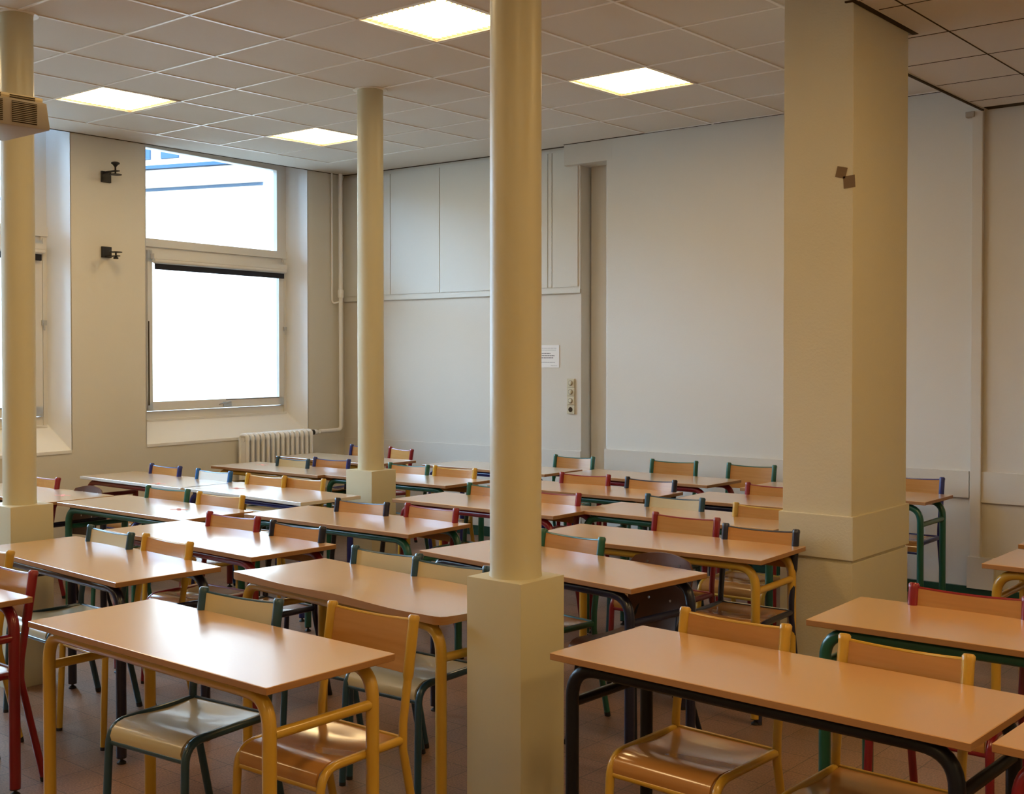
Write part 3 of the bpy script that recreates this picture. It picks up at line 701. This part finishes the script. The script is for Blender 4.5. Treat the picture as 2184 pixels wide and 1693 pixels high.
def shell_proto():
    t = empty('shell_chair')
    b = NB(); nx, nz = 10, 8; F = []; K = []
    for j in range(nz + 1):
        v_ = j / nz; z = 0.475 + 0.325 * v_; hw = 0.115 + 0.065 * math.sin(min(1, v_ * 1.35) * PI / 2)
        if v_ > 0.8: hw *= math.sqrt(max(0.0, 1 - ((v_ - 0.8) / 0.2) ** 2 * 0.30))
        f = []; k = []
        for i in range(nx + 1):
            u = -1 + 2 * i / nx; zz = z - (0.022 * u * u * max(0, (v_ - 0.6) / 0.4)); y = 0.165 + 0.06 * v_ + 0.028 * (1 - u * u)
            f.append(b.verts.new((u * hw, y - 0.005, zz))); k.append(b.verts.new((u * hw, y + 0.005, zz)))
        F.append(f); K.append(k)
    for j in range(nz):
        for i in range(nx):
            b.faces.new((F[j][i], F[j][i + 1], F[j + 1][i + 1], F[j + 1][i])); b.faces.new((K[j][i], K[j + 1][i], K[j + 1][i + 1], K[j][i + 1]))
        b.faces.new((F[j][0], F[j + 1][0], K[j + 1][0], K[j][0])); b.faces.new((F[j][nx], K[j][nx], K[j + 1][nx], F[j + 1][nx]))
    for i in range(nx):
        b.faces.new((F[0][i], K[0][i], K[0][i + 1], F[0][i + 1])); b.faces.new((F[-1][i], F[-1][i + 1], K[-1][i + 1], K[-1][i]))
    obj('backrest', b, M['brown_ply'], t, True)
    obj('seat', seat_mesh(0.36), M['brown_ply'], t, True)
    b = NB()
    for (x, z) in ((-0.09, 0.755), (0.09, 0.755), (0.06, 0.60), (-0.06, 0.60)):
        tube(b, [(x, 0.165 + 0.06 * (z - .475) / .325 + 0.028 * (1 - (x / .18) ** 2) - 0.008, z), (x, 0.165 + 0.06 * (z - .475) / .325 + 0.028 * (1 - (x / .18) ** 2) + 0.008, z)], 0.006, 8)
    obj('bolt', b, M['metal'], t, True)
    for sx in (-1, 1):
        b = NB(); tube(b, fillet([(sx * 0.19, 0.262, 0.014), (sx * 0.14, 0.150, 0.43), (sx * 0.10, 0.215, 0.60)], 0.06), 0.0115, 10); lg = obj('leg', b, M['dark'], t, True)
        b = NB(); tube(b, [(sx * 0.19, 0.264, 0.0), (sx * 0.19, 0.260, 0.02)], 0.0135, 10); obj('foot', b, M['black'], lg, True)
        b = NB(); tube(b, fillet([(sx * 0.19, -0.19, 0.014), (sx * 0.15, -0.15, 0.43), (sx * 0.14, 0.14, 0.43)], 0.05), 0.0115, 10); lg = obj('leg', b, M['dark'], t, True)
        b = NB(); tube(b, [(sx * 0.19, -0.192, 0.0), (sx * 0.19, -0.190, 0.02)], 0.0135, 10); obj('foot', b, M['black'], lg, True)
    return t
def chair(x, y, a, col, panel, label, sz=1.0):
    k = (col, panel)
    if k not in protos: protos[k] = t = (shell_proto() if col == 'shell' else chair_proto(col, panel))
    else: t = copy_tree(protos[k])
    t.location = (x, y, 0); t.rotation_euler = (0, 0, math.radians(a)); t.scale = (1, 1, sz)
    tag(t, label, 'chair', 'school chairs tucked behind the desks'); return t
chair(-7.894, 5.113, -0.6, 'royal', 'ply', 'left chair behind the white-edged desk by the window wall, navy frame and wood back')
chair(-7.263, 5.105, 1.7, 'blue', 'white_lam', 'bright blue framed chair with a white back')
chair(-6.680, 5.122, 3.3, 'yellow', 'ply', 'left one of the two touching yellow chairs in front of the radiator')
chair(-6.325, 5.171, 4.6, 'yellow', 'ply', 'right one of the two touching yellow chairs in front of the radiator')
chair(-6.519, 4.215, 6.0, 'green', 'ply', 'green-framed wooden chair right of the left column, behind the pale desk with green legs')
chair(-5.971, 4.218, 6.0, 'yellow', 'ply', 'yellow-framed chair right of the green one, behind the pale desk with green legs')
chair(-5.154, 3.687, 4.2, 'red', 'ply', 'red-framed chair behind the dark red legged desk')
chair(-4.634, 3.676, 0.4, 'navy', 'ply', 'navy-framed chair behind the dark red legged desk, right of the red chair')
chair(-5.198, 2.972, -2.0, 'teal', 'beige', 'teal-framed beige chair behind the navy-legged desk at the left')
chair(-4.747, 2.985, -2.8, 'yellow', 'ply', 'yellow-framed chair behind the navy-legged desk at the left')
chair(-3.406, 2.400, 6.0, 'teal', 'beige', 'teal-framed beige chair tucked under the nearest left desk, seat fully visible')
chair(-2.878, 2.524, 2.5, 'yellow', 'ply', 'large yellow-framed chair between the nearest left desk and the thick column')
chair(-3.283, 3.354, 3.0, 'teal', 'beige', 'teal-framed beige chair behind the warped desk, partly behind the thick column')
chair(-3.700, 3.396, 3.0, 'teal', 'beige', 'teal-framed beige chair behind the warped desk, left one of the touching pair')
chair(-5.066, 4.542, 6.0, 'navy', 'ply', 'navy-framed chair in front of the slim column plinth')
chair(-4.602, 4.614, -0.1, 'red', 'ply', 'red-framed chair just right of the slim column plinth')
chair(-6.491, 6.368, 5.0, 'green', 'ply', 'green-framed chair touching the right side of the slim column')
chair(-6.035, 6.401, 5.5, 'yellow', 'ply', 'yellow-framed chair between the slim and the thick columns')
chair(-7.626, 6.148, 0.1, 'teal', 'beige', 'dull teal chair with its back under the rearmost corner desk, left of a navy chair')
chair(-7.338, 6.329, 4.6, 'royal', 'ply', 'navy-blue framed chair left of the slim column, in front of the corner desk')
chair(-7.722, 7.447, -14.0, 'red', 'ply', 'red-framed chair in the far corner right of the slim column')
chair(-8.135, 7.460, 3.0, 'royal', 'ply', 'blue-framed chair in the far corner cut by the left side of the slim column')
chair(-5.954, 7.786, 3.4, 'green', 'ply', 'green-framed chair against the back wall just right of the thick column')
chair(-4.960, 7.790, 8.0, 'green', 'ply', 'green-framed chair against the back wall midway between thick column and pillar', 1.022)
chair(-4.339, 7.860, 3.0, 'green', 'ply', 'green-framed chair against the back wall beside the square pillar', 1.022)
chair(-4.981, 6.635, 8.0, 'red', 'ply', 'red-framed chair right of the thick column, in front of the rearmost red-legged desk')
chair(-4.453, 6.639, 1.9, 'navy', 'ply', 'navy-framed chair right of the red one, in front of the rearmost red-legged desk')
chair(-3.794, 5.885, 1.6, 'teal', 'beige', 'blue-teal framed chair with a pale back, left of the square pillar')
chair(-3.300, 5.195, 0.7, 'red', 'ply', 'red-framed chair behind the stout yellow-legged desk')
chair(-2.783, 5.062, 3.2, 'navy', 'ply', 'black-blue framed chair touching the left face of the square pillar')
chair(-3.402, 4.295, -6.2, 'green', 'ply', 'green-framed chair touching the right edge of the thick column')
chair(-1.909, 3.194, -1.9, 'yellow', 'ply', 'yellow-framed chair with a glossy seat, left one behind the black-legged desk')
chair(-1.336, 3.174, -1.6, 'yellow', 'ply', 'yellow-framed chair at the lower right, right one behind the black-legged desk')
chair(-7.813, 4.073, 0.0, 'red', 'ply', 'red-framed chair peeping out right of the left column')
chair(-5.126, 2.335, 0.0, 'yellow', 'ply', 'yellow-framed chair cut by the left edge, behind the red chair')
chair(-4.600, 2.155, 0.0, 'red', 'ply', 'red-framed chair at the left edge behind the red-legged desk corner')
chair(-5.037, 5.657, 3.0, 'green', 'ply', 'green-framed chair touching the left edge of the thick column')
chair(-4.501, 5.618, 3.0, 'red', 'ply', 'red-framed chair emerging from the right edge of the thick column')
chair(-3.164, 5.831, 1.0, 'yellow', 'ply', 'yellow-framed chair disappearing behind the square pillar')
chair(-3.625, 6.845, 3.0, 'red', 'ply', 'red-framed chair disappearing behind the square pillar near the back')
chair(-1.456, 4.111, 1.0, 'red', 'ply', 'wide red-framed chair at the right edge behind the green-legged desk').scale = (1.07, 1, 1)
chair(-3.066, 7.790, 1.0, 'royal', 'ply', 'navy-framed chair at the right side of the square pillar by the back wall', 1.022)
chair(-7.290, 4.110, 2.0, 'shell', 'brown', 'dark brown moulded chair behind the pale desk near the left column')
chair(-2.880, 4.265, -6.0, 'shell', 'brown', 'dark brown moulded chair between the turned navy-legged desk and the yellow-legged desk')
